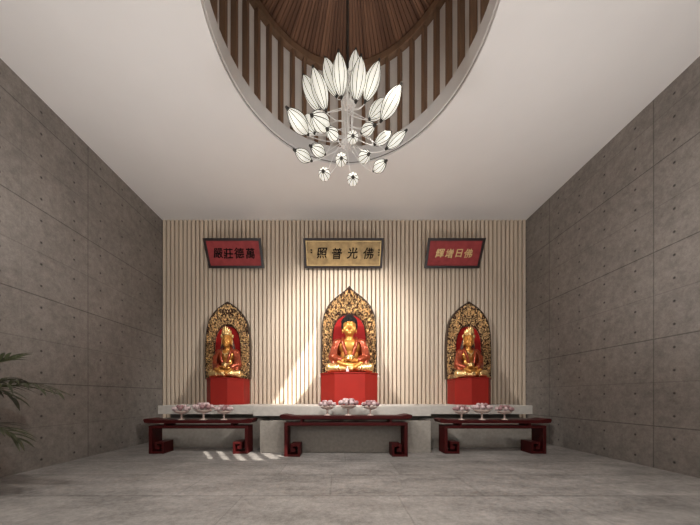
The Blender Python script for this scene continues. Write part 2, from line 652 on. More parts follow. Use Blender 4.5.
OG = (5, 250, 0)
SX0, SX1, CX0, CX1 = -150.5, 160.5, -65.5, 69.8
pbox('top_slab', SX0, CX0 - 0.1, 240.7, 289.7, 27.8, 35.0, M_slab_lit, pl, OG)
pbox('top_slab', CX1 + 0.1, SX1, 240.7, 289.7, 27.8, 35.0, M_slab_lit, pl, OG)
pbox('top_slab', CX0, CX1, 220.4, 289.7, 27.6, 35.0, M_slab_lit, pl, OG)
pbox('base_block', SX0 + 1, -60.2, 240.9, 289.5, 0, 24.0, M_stone, pl, OG)
pbox('base_block', 69.5, SX1 - 1, 240.9, 289.5, 0, 24.0, M_stone, pl, OG)
pbox('base_block', -60, 69.3, 219.2, 289.5, 0, 24.0, M_stone, pl, OG)
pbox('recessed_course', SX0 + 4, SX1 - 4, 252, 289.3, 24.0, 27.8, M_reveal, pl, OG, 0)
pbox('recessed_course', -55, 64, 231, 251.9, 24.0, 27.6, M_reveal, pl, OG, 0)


# ------------------------------------------------------------------ altar tables
def altar_table(x0, x1, y0, dp, zt, zb, rt_, rb_, over, label):
    cx = (x0 + x1) / 2
    w = (x1 - x0) / 2
    t = thing('altar_table', label, 'altar table', V(cx, y0 + dp / 2, 0))
    h = dp / 2
    e = w + over
    # top board with upturned ends
    bm = bmesh.new()
    top = [(-e, zt + 0.1), (-e + 0.7, zt + 0.9), (-e + 3, zt + 1.05), (-e + 6, zt + 0.5), (-e + 9, zt), (e - 9, zt), (e - 6, zt + 0.5), (e - 3, zt + 1.05), (e - 0.7, zt + 0.9), (e, zt + 0.1),
           (e - 1, zb + 0.4), (e - 3.5, zb), (-e + 3.5, zb), (-e + 1, zb + 0.4)]
    prism(bm, top, 'y', -h, h)
    obj('tabletop', bm, M_lacquer, t)
    # rail frame below, carried with the top by short struts
    bm = bmesh.new(); box(bm, -w, w, -h + 0.4, h - 0.4, rb_, rt_)
    bevel(bm, 0.008)
    obj('rail', bm, M_lacquer, t)
    for s in (-1, 1):
        bm = bmesh.new(); box(bm, s * (w - 12) - 0.8, s * (w - 12) + 0.8, -h + 0.8, h - 0.8, rt_ - 0.05, zb + 0.05)
        obj('strut', bm, M_lacquer, t)
        xa, xb = (s * w, s * (w - 2.3))
        bm = bmesh.new(); box(bm, min(xa, xb), max(xa, xb), -h + 0.4, h - 0.4, 0, rb_ + 0.05)
        bevel(bm, 0.008)
        lg = obj('leg', bm, M_lacquer, t)
        # square scroll foot turning inward
        i = w - 2.25
        th = 1.5
        sc = [(i, 0), (i - 8.8, 0), (i - 8.8, 8.8), (i - 2.2, 8.8), (i - 2.2, 3.4), (i - 5.4, 3.4), (i - 5.4, 5.9), (i - 3.8, 5.9), (i - 3.8, 7.3), (i - 7.3, 7.3), (i - 7.3, 1.6), (i, 1.6)]
        sc = [(s * a, b) for a, b in sc]
        bm = bmesh.new(); prism(bm, sc, 'y', -h + 0.6, h - 0.6)
        obj('scroll_foot', bm, M_lacquer, lg)
    return t


altar_table(-141, -67.7, 214, 14, 25.0, 22.6, 20.8, 18.7, 3.8, 'low dark red altar table below the red plaque with black writing')
altar_table(78, 153.3, 214, 14, 25.0, 22.6, 20.8, 18.7, 3.8, 'low dark red altar table below the red plaque with gold writing')
altar_table(-38.7, 48.3, 203.4, 14, 28.8, 26.6, 24.2, 21.8, 3.2, 'tallest and widest dark red altar table, before the middle shrine')


# ------------------------------------------------------------------ footed dishes with fruit
def fruit_mesh(name):
    bm = bmesh.new()
    prof = [(0.0, 0.0), (0.55, 0.07), (0.92, 0.4), (1.0, 0.85), (0.9, 1.3), (0.62, 1.62), (0.3, 1.82), (0.08, 1.95), (0.0, 2.03)]
    lathe(bm, [(a, b - 1.0) for a, b in prof], 14)
    # cleft down one side
    for v in bm.verts:
        a = math.atan2(v.co.y, v.co.x)
        k = max(0, math.cos(a)) ** 12 * 0.12
        v.co.x *= 1 - k
        v.co.y *= 1 - k
    return bm


dish0 = None
fruit0 = None


def dish(x, y, z, s, where, gi):
    global dish0, fruit0
    if dish0 is None:
        dish0 = thing('footed_dish', '', 'dish')
        bm = bmesh.new()
        lathe(bm, [(2.9, 0.0), (2.9, 0.18), (1.9, 0.45), (0.8, 0.9), (0.62, 1.6), (0.62, 2.6), (0.95, 2.9), (0.62, 3.2), (0.7, 4.6), (1.1, 5.0), (0, 5.05)], 24)
        bmesh.ops.scale(bm, vec=(U, U, U), verts=bm.verts)
        obj('stem', bm, M_cream, dish0, True)
        bm = bmesh.new()
        lathe(bm, [(0, 5.0), (1.5, 5.02), (4.2, 5.7), (5.9, 6.9), (6.2, 7.5), (5.9, 7.55), (5.5, 7.0), (3.8, 6.2), (0, 5.8)], 28)
        bmesh.ops.scale(bm, vec=(U, U, U), verts=bm.verts)
        obj('bowl', bm, M_cream, dish0, True)
        d = dish0
    else:
        d = copy_tree(dish0)
    d.location = V(x, y, z)
    d.scale = (s, s, s)
    d['label'] = 'cream footed dish of pink fruit, ' + where
    d['group'] = 'footed fruit dishes on the altar tables'
    # fruit heap: two rings and a top
    R = 1.95
    spots = [(6.15 * math.cos(2 * PI * (k + 0.25) / 9), 6.15 * math.sin(2 * PI * (k + 0.25) / 9), 9.72 + 0.2 * (k % 2)) for k in range(9)]
    spots += [(3.2 * math.cos(2 * PI * (k + 0.1) / 6), 3.2 * math.sin(2 * PI * (k + 0.1) / 6), 11.75) for k in range(6)]
    for i, (a, b, c) in enumerate(spots):
        rr = (1.9 if i < 9 else 1.5) * random.uniform(0.94, 1.0)
        if fruit0 is None:
            f = obj('fruit', fruit_mesh('fruit'), M_fruit, None, True)
            fruit0 = f
        else:
            f = fruit0.copy()
            C.objects.link(f)
        if random.random() < 0.55:
            f.material_slots[0].link = 'OBJECT'
            f.material_slots[0].material = M_fruit2
        else:
            f.material_slots[0].link = 'OBJECT'
            f.material_slots[0].material = M_fruit
        f.scale = (rr * U * s,) * 3
        f.location = V(x + a * s, y + b * s, z + c * s)
        f.rotation_euler = (random.uniform(-0.6, 0.6) + b * 0.2, random.uniform(-0.6, 0.6) - a * 0.2, random.uniform(0, 6))
        tag(f, 'pink fruit, dish ' + where, 'fruit', 'fruit heap of dish %s' % gi)


for i, (px, s, w) in enumerate(((181.5, 0.86, 'beside the concrete wall, below black-written red plaque'), (203.5, 1.0, 'tallest of three below black-written red plaque'), (224, 0.86, 'third from concrete wall, below black-written red plaque'))):
    r = 0.752
    dish((px - VX) * r, r * D, 25.02, s, w, 'abc'[i])
for i, (px, s, w) in enumerate(((327.3, 0.84, 'on middle table, nearest the sunlit patch of slats'), (348.3, 0.95, 'tallest of three on middle table'), (370.5, 0.84, 'on middle table, away from the sunlit patch'))):
    r = 0.727
    dish((px - VX) * r, r * D, 28.82, s, w, 'def'[i])
for i, (px, s, w) in enumerate(((461.5, 0.84, 'third from concrete wall, below gold-written red plaque'), (482, 0.96, 'tallest of three below gold-written red plaque'), (504.5, 0.84, 'beside the concrete wall, below gold-written red plaque'))):
    r = 0.752
    dish((px - VX) * r, r * D, 25.02, s, w, 'ghi'[i])


# ------------------------------------------------------------------ pedestals
def pedestal(cx, w, fw, yf, yc, yb, z0, z1, label):
    t = thing('shrine_pedestal', label, 'pedestal', V(cx, (yf + yb) / 2, z0))
    ym = (yf + yb) / 2
    plan = [(-fw, yf), (fw, yf), (w, yc), (w, yb), (-w, yb), (-w, yc)]
    plan = [(a, b - ym) for a, b in plan]
    h = z1 - z0
    bm = bmesh.new(); prism(bm, plan, 'z', 0.02, h - 1.3)
    bmesh.ops.bevel(bm, geom=list(bm.edges), offset=0.006, segments=1, affect='EDGES')
    obj('body', bm, M_red, t)
    big = [(a * 1.03, b - 0.5 if b < 0 else b) for a, b in plan]
    bm = bmesh.new(); prism(bm, big, 'z', h - 1.3, h)
    bmesh.ops.bevel(bm, geom=list(bm.edges), offset=0.008, segments=2, affect='EDGES')
    obj('top_slab', bm, M_red, t)
    return t, ym, plan, h


CCX = 9.2
pd, pym, pplan, ph = pedestal(CCX, 26.0, 13.2, 252, 267, 288.6, 35.03, 63.8, 'widest red faceted pedestal beneath the middle shrine')
for s in (-1, 1):
    bm = bmesh.new()
    lathe(bm, [(0, -1.7), (0.5, -1.6), (0.95, -0.9), (0.8, 0), (0.35, 0.5), (0.6, 0.8), (0.4, 1.2), (0, 1.3)], 12)
    bmesh.ops.scale(bm, vec=(U, U, U), verts=bm.verts)
    o = obj('corner_knob', bm, M_cream, pd, True, V(s * 26.9, 267 - pym, ph - 2.2))
    o['label'] = 'cream corner knob'
pedestal(-106.2, 17.2, 7.5, 256, 270, 288.6, 35.03, 59.4, 'narrow red faceted pedestal standing below the black-written red plaque')
pedestal(124.4, 16.8, 7.5, 256, 270, 288.6, 35.03, 59.4, 'narrow red faceted pedestal standing below the gold-written red plaque')


# ------------------------------------------------------------------ carved shrine screens
def smooth_outline(half, n=60):
    """half: points (x,z) from the foot up to the tip; returns arc-length samples"""
    P = [Vector((a, b)) for a, b in half]
    out = []
    for i in range(len(P) - 1):
        p0, p1, p2, p3 = P[max(i - 1, 0)], P[i], P[i + 1], P[min(i + 2, len(P) - 1)]
        for k in range(12):
            t = k / 12
            out.append(0.5 * ((2 * p1) + (p2 - p0) * t + (2 * p0 - 5 * p1 + 4 * p2 - p3) * t * t + (3 * p1 - p0 - 3 * p2 + p3) * t ** 3))
    out.append(P[-1])
    L = [0]
    for a, b in zip(out, out[1:]):
        L.append(L[-1] + (b - a).length)
    res = []
    j = 0
    for k in range(n + 1):
        s = L[-1] * k / n
        while j < len(L) - 2 and L[j + 1] < s:
            j += 1
        f = (s - L[j]) / max(1e-6, L[j + 1] - L[j])
        res.append(out[j].lerp(out[j + 1], min(1, f)))
    return res


def full(half):
    return [Vector((-p.x, p.y)) for p in half] + [Vector((p.x, p.y)) for p in reversed(half[:-1])]


def shrine(cx, y0, y1, zb, outer, inner, label, seed, rimw):
    """y0 front, y1 back of the board; outlines in units relative to (cx, zb)"""
    t = thing('shrine_screen', label, 'shrine', V(cx, y1, zb))
    N = 250
    fo, fi = full(smooth_outline(outer, N)), full(smooth_outline(inner, N))
    dpt = y1 - y0
    # dark back board
    bm = bmesh.new(); prism(bm, [(p.x, p.y) for p in fo], 'y', -dpt * 0.55, 0)
    obj('back_board', bm, M_rim, t)
    # plain red field behind the figure
    bm = bmesh.new(); prism(bm, [(p.x * 1.03, p.y * 1.01) for p in fi], 'y', -dpt * 0.75, -dpt * 0.5)
    obj('red_field', bm, M_redpanel, t)
    # openwork scrolls: a band of deep relief between the two outlines
    bm = bmesh.new()
    NS = 42
    NT = len(fo)
    grid = []
    hs = {}
    for i in range(NT):
        row = []
        for j in range(NS + 1):
            s = j / NS
            p = fi[i].lerp(fo[i], s)
            q = Vector((abs(p.x), p.y, seed)) * 0.47
            w1 = noise.noise_vector(q * 0.9) * 0.8
            c = noise.voronoi((q + w1) * 1.05)
            d1, d2 = c[0][0], c[0][1]
            cen = c[1][0]
            dq = (q + w1) * 1.05 - cen
            spiral = math.sin(math.atan2(dq.y, dq.x) * 1.0 + 17 * d1 + seed)
            hgt = 0.5 * max(0, spiral) + 0.55 * min(1, (d2 - d1) * 3.0)
            edge = min(1, min(s, 1 - s) * 9)
            hgt *= 0.35 + 0.65 * edge
            v = bm.verts.new((p.x * U, (-dpt * 0.75 - 2.6 * hgt) * U, p.y * U))
            hs[v] = hgt
            row.append(v)
        grid.append(row)
    for i in range(NT - 1):
        for j in range(NS):
            q = (grid[i][j], grid[i][j + 1], grid[i + 1][j + 1], grid[i + 1][j])
            f = bm.faces.new(q)
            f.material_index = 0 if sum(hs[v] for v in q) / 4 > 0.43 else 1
    # skirts so that the relief stands on the board
    for j in (0, NS):
        back = [bm.verts.new((g[j].co.x, -dpt * 0.5 * U, g[j].co.z)) for g in grid]
        for i in range(NT - 1):
            bm.faces.new((grid[i][j], grid[i + 1][j], back[i + 1], back[i]))
    obj('carved_border', bm, [M_gilt, M_crev], t)
    # narrow outer rim
    bm = bmesh.new()
    cc = Vector((0, outer[0][1] + 30))
    A, B = [], []
    for i, p in enumerate(fo):
        tn = (fo[min(i + 1, NT - 1)] - fo[max(i - 1, 0)]).normalized()
        nrm = Vector((-tn.y, tn.x))
        A.append([bm.verts.new(((p.x + nrm.x * o) * U, y * U, (p.y + nrm.y * o) * U)) for o, y in ((-rimw, -dpt * 0.98), (0.35, -dpt * 0.98), (0.35, -0.02), (-rimw, -0.02))])
    for a, b in zip(A, A[1:]):
        for k in range(4):
            bm.faces.new((a[k], a[(k + 1) % 4], b[(k + 1) % 4], b[k]))
    bm.faces.new(A[0]); bm.faces.new(A[-1])
    obj('outer_rim', bm, M_rim, t)
    return t


def half_from_px(cx_px, base_y, r, pts):
    return [((a) * r, (base_y - b) * r) for a, b in pts]


R_S = 0.985


def wid(k, h, *a):
    return [(x * k, z * h) for x, z in half_from_px(*a)]


oc = wid(0.965, 1.03, 0, 372, R_S, [(28.2, 372), (28.3, 350), (28, 330), (27, 319), (24.5, 311), (20, 303.5), (13.5, 297.5), (7, 293), (2.6, 289.5), (0, 286.5)])
ic = wid(0.965, 1.0, 0, 372, R_S, [(16.5, 372), (17.2, 355), (17.2, 340), (16, 327), (12.5, 318.5), (7, 314), (0, 312.5)])
shrine(CCX + 0.6, 283.5, 288.2, 63.83, oc, ic, 'tallest gilded pointed arch shrine screen, behind the statue with black hair', 3.7, 0.5)
os_ = wid(1.02, 1.02, 0, 377.5, R_S, [(21.5, 377.5), (21.8, 358), (21.5, 342), (20.6, 331), (18.2, 321), (14.2, 314), (9.5, 308.7), (4.5, 305), (0, 302.2)])
is_ = wid(0.965, 1.0, 0, 377.5, R_S, [(12.8, 377.5), (13.2, 362), (13, 348), (12, 337), (9, 329.5), (5, 326), (0, 325)])
shrine(-109.2, 283.5, 288.2, 59.43, os_, is_, 'smaller gilded arch shrine screen below the black-written red plaque', 9.1, 0.5)
shrine(126.8, 283.5, 288.2, 59.43, os_, is_, 'smaller gilded arch shrine screen below the gold-written red plaque', 15.4, 0.5)


# ------------------------------------------------------------------ seated statues
def finger_hand(bm, wrist, direction, up, sc, curl=0.5, flip=1):
    """palm, four unequal bent fingers and a thumb, as overlapping volumes"""
    d = Vector(direction).normalized()
    u_ = Vector(up).normalized()
    s = d.cross(u_).normalized() * flip
    w = Vector(wrist)
    pc = w + d * 1.5 * sc
    rot = Matrix((s, d, u_)).transposed()
    ball(bm, pc, (1.25 * sc, 1.6 * sc, 0.62 * sc), 12, 8, rot)
    for i, (o, L) in enumerate(((-0.95, 1.9), (-0.32, 2.25), (0.32, 2.1), (0.92, 1.6))):
        a = w + d * 2.6 * sc + s * o * sc
        b = a + (d * 0.95 + u_ * 0.15 * curl).normalized() * L * 0.5 * sc
        c = b + (d * 0.8 + u_ * 0.6 * curl).normalized() * L * 0.5 * sc
        tube(bm, [a - d * 0.5 * sc, b, c], [0.36 * sc, 0.33 * sc, 0.24 * sc], 8)
        ball(bm, c, 0.25 * sc, 8, 6)
    a = w + d * 1.0 * sc - s * 1.0 * sc
    b = a - s * 0.9 * sc + d * 0.9 * sc + u_ * 0.3 * sc
    c = b + d * 0.9 * sc + s * 0.25 * sc + u_ * 0.25 * sc
    tube(bm, [a, b, c], [0.45 * sc, 0.38 * sc, 0.26 * sc], 8)
    ball(bm, c, 0.26 * sc, 8, 6)


def statue(cx, y, z, k, crowned, label, kx=1.0, kz=1.0):
    """k: size in units per model unit; model about 51 high, facing -y"""
    t = thing('seated_statue', label, 'statue', V(cx, y, z))
    sc = k * U
    X = lambda bm: bmesh.ops.scale(bm, vec=(sc * kx, sc, sc * kz), verts=bm.verts)
    hw = 6.6 if not crowned else 5.8
    hz = 42.0 if not crowned else 41.5
    # --- body: one skin (head, neck, trunk, arms, hands, crossed legs)
    bm = bmesh.new()
    ball(bm, (0, 0.3, hz + 0.8), (hw, 6.6, 8.8), 24, 16)
    ball(bm, (0, -1.6, hz - 4.2), (hw * 0.78, 4.6, 4.4), 20, 12)
    ball(bm, (0, -5.6, hz - 6.5), (1.9, 1.3, 1.5), 12, 8)                       # chin
    tube(bm, [(0, -5.2, hz + 2.6), (0, -6.7, hz - 1.2), (0, -7.5, hz - 2.3)], [0.75, 0.95, 1.15], 10)   # nose
    ball(bm, (-0.85, -6.5, hz - 2.4), 0.75, 8, 6); ball(bm, (0.85, -6.5, hz - 2.4), 0.75, 8, 6)
    ball(bm, (0, -6.1, hz - 4.25), (1.7, 0.8, 0.45), 12, 8)                      # lips
    ball(bm, (0, -5.95, hz - 4.95), (1.3, 0.8, 0.45), 12, 8)
    for s in (-1, 1):
        ball(bm, (s * 2.55, -5.3, hz + 0.75), (1.5, 0.85, 0.62), 12, 8)         # lowered eyelids
        tube(bm, [(s * 0.7, -6.1, hz + 2.3), (s * 2.4, -5.9, hz + 3.0), (s * 4.3, -4.6, hz + 2.1)], [0.32, 0.38, 0.25], 8)  # brows
        ball(bm, (s * (hw - 2.9), -3.2, hz - 2.6), (2.7, 2.5, 3.3), 14, 10)       # cheeks
        ball(bm, (s * (hw + 0.25), 0.3, hz + 0.2), (0.75, 1.3, 2.5), 10, 8)      # ears with long lobes
        ball(bm, (s * (hw + 0.05), 0.1, hz - 3.6), (0.7, 0.9, 2.4), 10, 8)
    tube(bm, [(0, 0.6, 35.5), (0, 0.8, 30)], [3.6, 4.2], 16)
    ball(bm, (0, 1, 24.5), (11.5, 6.2, 7.5), 24, 14)                             # chest
    ball(bm, (0, 1, 16), (9, 5.8, 8), 20, 12)
    ball(bm, (0, 1, 8), (12, 7.5, 6.5), 20, 12)
    for s in (-1, 1):
        sh, el, wr = (s * 12.6, 1.0, 27.2), (s * 16.2, -0.5, 14.8), (s * 6.4, -8.6, 10.6)
        ball(bm, sh, (3.9, 4.0, 3.6), 14, 10)
        capsule(bm, sh, el, 3.5, 2.7)
        capsule(bm, el, wr, 2.7, 1.75)
        if s == 1:
            finger_hand(bm, (wr[0], wr[1], wr[2] - 0.2), (-1, -0.12, 0.02), (0, -0.35, 1), 1.55, 0.5, 1)
        else:
            finger_hand(bm, (wr[0], wr[1], wr[2] + 1.3), (1, -0.12, 0.02), (0, -0.35, 1), 1.55, 0.5, -1)
        hip, knee, foot = (s * 7, 0, 5.0), (s * 17.5, -6.6, 4.3), (-s * 4.5, -11.8, 4.4 + (2.2 if s > 0 else 0))
        capsule(bm, hip, knee, 6.0, 4.0, 16)
        capsule(bm, knee, foot, 3.7, 2.4, 14)
        fx = -s * 10.0
        capsule(bm, foot, (fx, -10.6, 8.2 + (0.8 if s > 0 else 0)), 2.2, 1.9, 12)   # the foot laid on the other thigh
        for q in range(5):
            a = (fx - s * 1.6, -12.0 + q * 0.75, 8.6 + (0.8 if s > 0 else 0))
            ball(bm, a, 0.55 - 0.05 * q, 8, 6)
    ball(bm, (0, -3, 2.6), (17, 9.5, 2.6), 28, 10)
    X(bm)
    body = remeshed('body', bm, M_gold, t, 0.42 * sc, 2)
    # --- robe over shoulders and sleeves, open on the chest, and the skirt over the legs
    bm = bmesh.new()
    for s in (-1, 1):
        sh, el, wr = Vector((s * 12.4, 1.2, 27.0)), Vector((s * 16.6, -0.6, 14.6)), Vector((s * 9.2, -7.0, 11.2))
        ball(bm, (s * 10.8, 1.6, 28.4), (5.0, 4.8, 3.6), 16, 10)
        capsule(bm, sh, el, 4.4, 3.9, 16)
        capsule(bm, el, wr, 3.9, 3.3, 14)
        capsule(bm, el, (s * 14.5, -4.5, 7.5), 3.4, 2.6, 12)                     # hanging sleeve
        tube(bm, [(s * 6.2, 1.6, 33.0), (s * 6.6, -4.4, 28), (s * 5.2, -6.6, 22), (s * 3.2, -7.2, 15.5)], [1.5, 1.7, 1.9, 1.7], 10)   # lapel
        for q in range(4):
            tube(bm, [(s * (9.2 + q * 2.0), -2.2, 30.5 - q * 1.3), (s * (11.8 + q * 1.8), -4.2, 23), (s * (12.6 + q * 1.5), -4.6, 14)], [0.5, 0.75, 0.5], 8)  # folds
    ball(bm, (0, 3.0, 22), (12.5, 5.6, 10), 20, 12)
    X(bm)
    remeshed('robe', bm, M_robe, t, 0.5 * sc, 2)
    bm = bmesh.new()
    ball(bm, (0, -5.8, 14.6), (5.6, 2.2, 2.1), 18, 10)                           # sash
    ball(bm, (0, -7.6, 12.4), (3.0, 1.2, 1.4), 14, 8)
    for q in range(3):
        tube(bm, [(-5 + q, -6.6 - 0.3 * q, 16.6 - q * 1.5), (0, -8.2, 15.6 - q * 1.6), (5 - q, -6.6 - 0.3 * q, 16.6 - q * 1.5)], 0.5, 8)
    X(bm)
    remeshed('sash', bm, M_palegold, t, 0.4 * sc, 1)
    bm = bmesh.new()
    for s in (-1, 1):
        capsule(bm, (s * 8, -1.5, 5.0), (s * 18.6, -6.6, 4.4), 5.2, 4.5, 18)
        capsule(bm, (s * 18.6, -7.2, 4.3), (-s * 1.5, -12.2, 3.0 + (1.6 if s > 0 else 0)), 3.9, 2.1, 16)
        for q in range(5):
            x0 = 9 + 2.6 * q
            tube(bm, [(s * x0, -7.6, 9.4 - q * 0.75), (s * (x0 + 1.8), -11.2 + 0.7 * q, 7.0 - q * 0.45), (s * (x0 + 1.0), -12.6 + 0.9 * q, 3.6), (s * (x0 - 0.6), -12.2 + 0.8 * q, 1.4)], [0.5, 0.8, 0.8, 0.5], 8)
    X(bm)
    remeshed('skirt', bm, M_palegold, t, 0.4 * sc, 1)
    if not crowned:
        bm = bmesh.new()
        ball(bm, (0, 1.6, hz + 4.6), (7.4, 7.2, 6.2), 24, 14)
        ball(bm, (0, 1.4, hz + 9.4), (4.6, 4.4, 3.0), 18, 10)
        for s in (-1, 1):
            ball(bm, (s * 6.4, 1.2, hz + 1.5), (1.6, 3.6, 4.2), 12, 8)
        ball(bm, (0, 3.6, hz - 0.5), (6.0, 4.4, 5.6), 18, 10)
        for i in range(7):
            n_ = max(1, int(22 * math.cos(i * 0.22)))
            for j in range(n_):
                a = 2 * PI * (j + 0.5 * (i % 2)) / n_
                e = i * 0.22
                ball(bm, (7.4 * math.cos(e) * math.cos(a), 1.6 + 7.2 * math.cos(e) * math.sin(a), hz + 4.6 + 6.2 * math.sin(e)), 0.75, 7, 5)
        X(bm)
        remeshed('hair', bm, M_hair, t, 0.35 * sc, 1)
    else:
        bm = bmesh.new()
        ball(bm, (0, 2.0, hz + 1), (5.6, 6.0, 8.0), 18, 12)
        for s in (-1, 1):
            tube(bm, [(s * 5.4, 2.2, hz), (s * 7.6, 2.4, 33), (s * 9.8, 2, 28)], [2.2, 2.6, 1.8], 12)
        X(bm)
        remeshed('hair', bm, M_crev, t, 0.4 * sc, 2)
        # openwork crown of leaf plates
        cr = bmesh.new()
        lathe(cr, [(5.5, hz + 4.4), (6.1, hz + 4.4), (6.3, hz + 6.0), (5.9, hz + 6.8), (5.3, hz + 6.4)], 28)
        for q in range(-3, 4):
            a = -PI / 2 + q * 0.42
            hgt = 8.4 - abs(q) * 1.5
            base = Vector((6.0 * math.cos(a), 0.3 + 6.2 * math.sin(a), hz + 6))
            out = Vector((math.cos(a), math.sin(a), 0))
            ball(cr, base + Vector((0, 0, hgt * 0.42)) + out * 0.2, (1.45, 0.6, hgt * 0.58), 12, 8, Matrix.Rotation(a + PI / 2, 3, 'Z'))
            ball(cr, base + out * 0.7 + Vector((0, 0, hgt * 0.35)), 0.75, 8, 6)
            ball(cr, base + out * 0.2 + Vector((0, 0, hgt * 0.98)), 0.6, 8, 6)
        for s in (-1, 1):
            ball(cr, (s * 7.4, -0.6, hz + 4.0), (1.9, 0.8, 2.2), 10, 8)
            tube(cr, [(s * 7.2, -0.6, hz + 2.4), (s * 7.0, -1.0, hz - 3), (s * 7.6, -1.2, hz - 7)], [0.6, 0.5, 0.75], 8)
        X(cr)
        obj('crown', cr, M_palegold, t, True)
        bm = bmesh.new()
        tube(bm, [(-5.0, -4.4, 30), (-3, -6.0, 26.6), (0, -6.6, 25.2), (3, -6.0, 26.6), (5.0, -4.4, 30)], 0.55, 8)
        for q in range(-2, 3):
            ball(bm, (q * 1.7, -6.6 + abs(q) * 0.4, 24.8 + abs(q) * 0.7), 0.75, 8, 6)
        ball(bm, (0, -6.9, 23.4), (0.7, 0.5, 1.3), 8, 6)
        X(bm)
        obj('necklace', bm, M_palegold, t, True)
    return t


statue(CCX + 0.3, 269.8, 63.9, 0.96, False, 'large gilded seated statue with black hair on the widest red pedestal', 1.0, 1.06)
statue(-105.2, 272.5, 59.5, 0.84, True, 'smaller gilded crowned statue seated below the black-written red plaque', 0.80, 1.03)
statue(121.4, 272.5, 59.5, 0.84, True, 'smaller gilded crowned statue seated below the gold-written red plaque', 0.80, 1.03)
bm = bmesh.new()
lathe(bm, [(0, 0), (1.3, 0.02), (1.55, 0.5), (1.8, 1.8), (1.35, 3.2), (0.7, 3.9), (0.65, 4.8), (1.1, 5.6), (0.95, 5.7), (0.5, 4.9), (0, 4.7)], 18)
bmesh.ops.scale(bm, vec=(U * 0.8, U * 0.8, U * 0.85), verts=bm.verts)
tag(obj('small_vase', bm, M_vase, None, True, V(CCX - 2.0, 253.3, 63.85)), 'tiny pink vase on the front edge of the widest pedestal', 'vase')


# ------------------------------------------------------------------ inscribed plaques
def glyph(ch, size, m, parent, loc, ro, bold, shear, seed):
    c = bpy.data.curves.new('character', 'FONT')
    c.body = ch
    c.size = size
    c.extrude = 0.004
    c.shear = shear
    c.resolution_u = 3
    t = bpy.data.objects.new('character', c)
    C.objects.link(t)
    bpy.context.view_layer.update()
    dg = bpy.context.evaluated_depsgraph_get()
    me = bpy.data.meshes.new_from_object(t.evaluated_get(dg))
    bpy.data.objects.remove(t)
    if bold:                              # heavier strokes: the same glyph laid over itself with small offsets
        bg_ = bmesh.new()
        for q in range(9):
            n0 = len(bg_.verts)
            bg_.from_mesh(me)
            bg_.verts.ensure_lookup_table()
            for v in bg_.verts[n0:]:
                v.co.x += (q % 3 - 1) * bold * size * 1.2
                v.co.y += (q // 3 - 1) * bold * size
                v.co.z += q * 0.0003
        bg_.to_mesh(me)
        bg_.free()
    xs = [v.co.x for v in me.vertices]; ys = [v.co.y for v in me.vertices]
    mx, my = (min(xs) + max(xs)) / 2, (min(ys) + max(ys)) / 2
    for v in me.vertices:                 # brush-like wobble
        q = Vector((v.co.x, v.co.y, 0)) * (5.0 / size) + Vector((seed, 0, 0))
        n = noise.noise_vector(q)
        v.co.x += -mx + n.x * size * 0.05
        v.co.y += -my + n.y * size * 0.05
    me.materials.clear(); me.materials.append(m)
    me.name = 'character'
    o = bpy.data.objects.new('character', me)
    C.objects.link(o)
    o.parent = parent
    o.location = loc
    return o


def plaque(x0, x1, chars, xs, m_panel, m_text, size, fw, label, seal=False):
    yt, zt, yb, zb = 275.5, 42.3 + 150.8, 288.6, 42.3 + 128.0
    ang = math.atan2(yb - yt, zt - zb)
    L = math.hypot(yb - yt, zt - zb)
    cx = (x0 + x1) / 2
    w = (x1 - x0) / 2
    t = thing('inscribed_plaque', label, 'plaque', V(cx, yb, zb))
    t.rotation_euler = (PI / 2 + ang, 0, 0)      # local x along the wall, y up the board, z out of the face
    bm = bmesh.new(); box(bm, -w + 0.5, w - 0.5, 0.5, L - 0.5, 0.1, 1.0)
    obj('panel', bm, m_panel, t)
    bm = bmesh.new()
    for a in ((-w, w, 0, fw), (-w, w, L - fw, L), (-w, -w + fw, fw, L - fw), (w - fw, w, fw, L - fw)):
        box(bm, *a, 0, 1.7)
    bmesh.ops.remove_doubles(bm, verts=bm.verts, dist=1e-5)
    obj('frame', bm, M_frame, t)
    if seal:
        bm = bmesh.new()
        i0 = fw + 0.5
        for a in ((-w + i0, w - i0, i0, i0 + 0.45), (-w + i0, w - i0, L - i0 - 0.45, L - i0), (-w + i0, -w + i0 + 0.45, i0 + 0.45, L - i0 - 0.45), (w - i0 - 0.45, w - i0, i0 + 0.45, L - i0 - 0.45)):
            box(bm, *a, 1.0, 1.25)
        obj('inner_border', bm, M_gildtext, t)
    for k, (ch, px) in enumerate(zip(chars, xs)):
        glyph(ch, size * U, m_text, t, V(px - cx, L * 0.5 + 0.3 - (0.3 if k % 2 else 0), 1.15), None, 0.011, 0.12, k * 3.1)
    return t, w, L


def pxs(l):
    return [(p - VX) * 0.972 for p in l]


plaque(-129.2, -74.4, '嚴莊德萬', pxs([218.3, 228.6, 239.6, 250.8]), M_plred, M_ink, 9.6, 2.3, 'red plaque with black brush writing in a dark frame on the slatted wall')
tp, w_, L_ = plaque(-34.2, 42.4, '照普光佛', pxs([322, 337, 352.3, 368.5]), M_plgold, M_ink, 10.4, 2.0, 'gold brown plaque with black brush writing over the middle shrine', True)
plaque(84.4, 138.8, '輝增日佛', pxs([439.6, 449.2, 458.8, 468]), M_plred, M_gildtext, 8.2, 2.3, 'red plaque with gold brush writing in a dark frame on the slatted wall')
for (px, n_) in ((311.5, 2), (378.8, 3)):       # the small signature columns, as tiny brush dabs
    for q in range(n_):
        bm = bmesh.new()
        box(bm, -0.8, 0.8, -0.6, 0.6, 0, 0.12)
        bmesh.ops.rotate(bm, matrix=Matrix.Rotation(0.4 * (q - 1), 3, 'Z'), verts=bm.verts)
        obj('signature_mark', bm, M_ink, tp, False, V((px - VX) * 0.972 - 4.1, L_ * 0.5 + 3.0 - q * 2.2, 1.02))

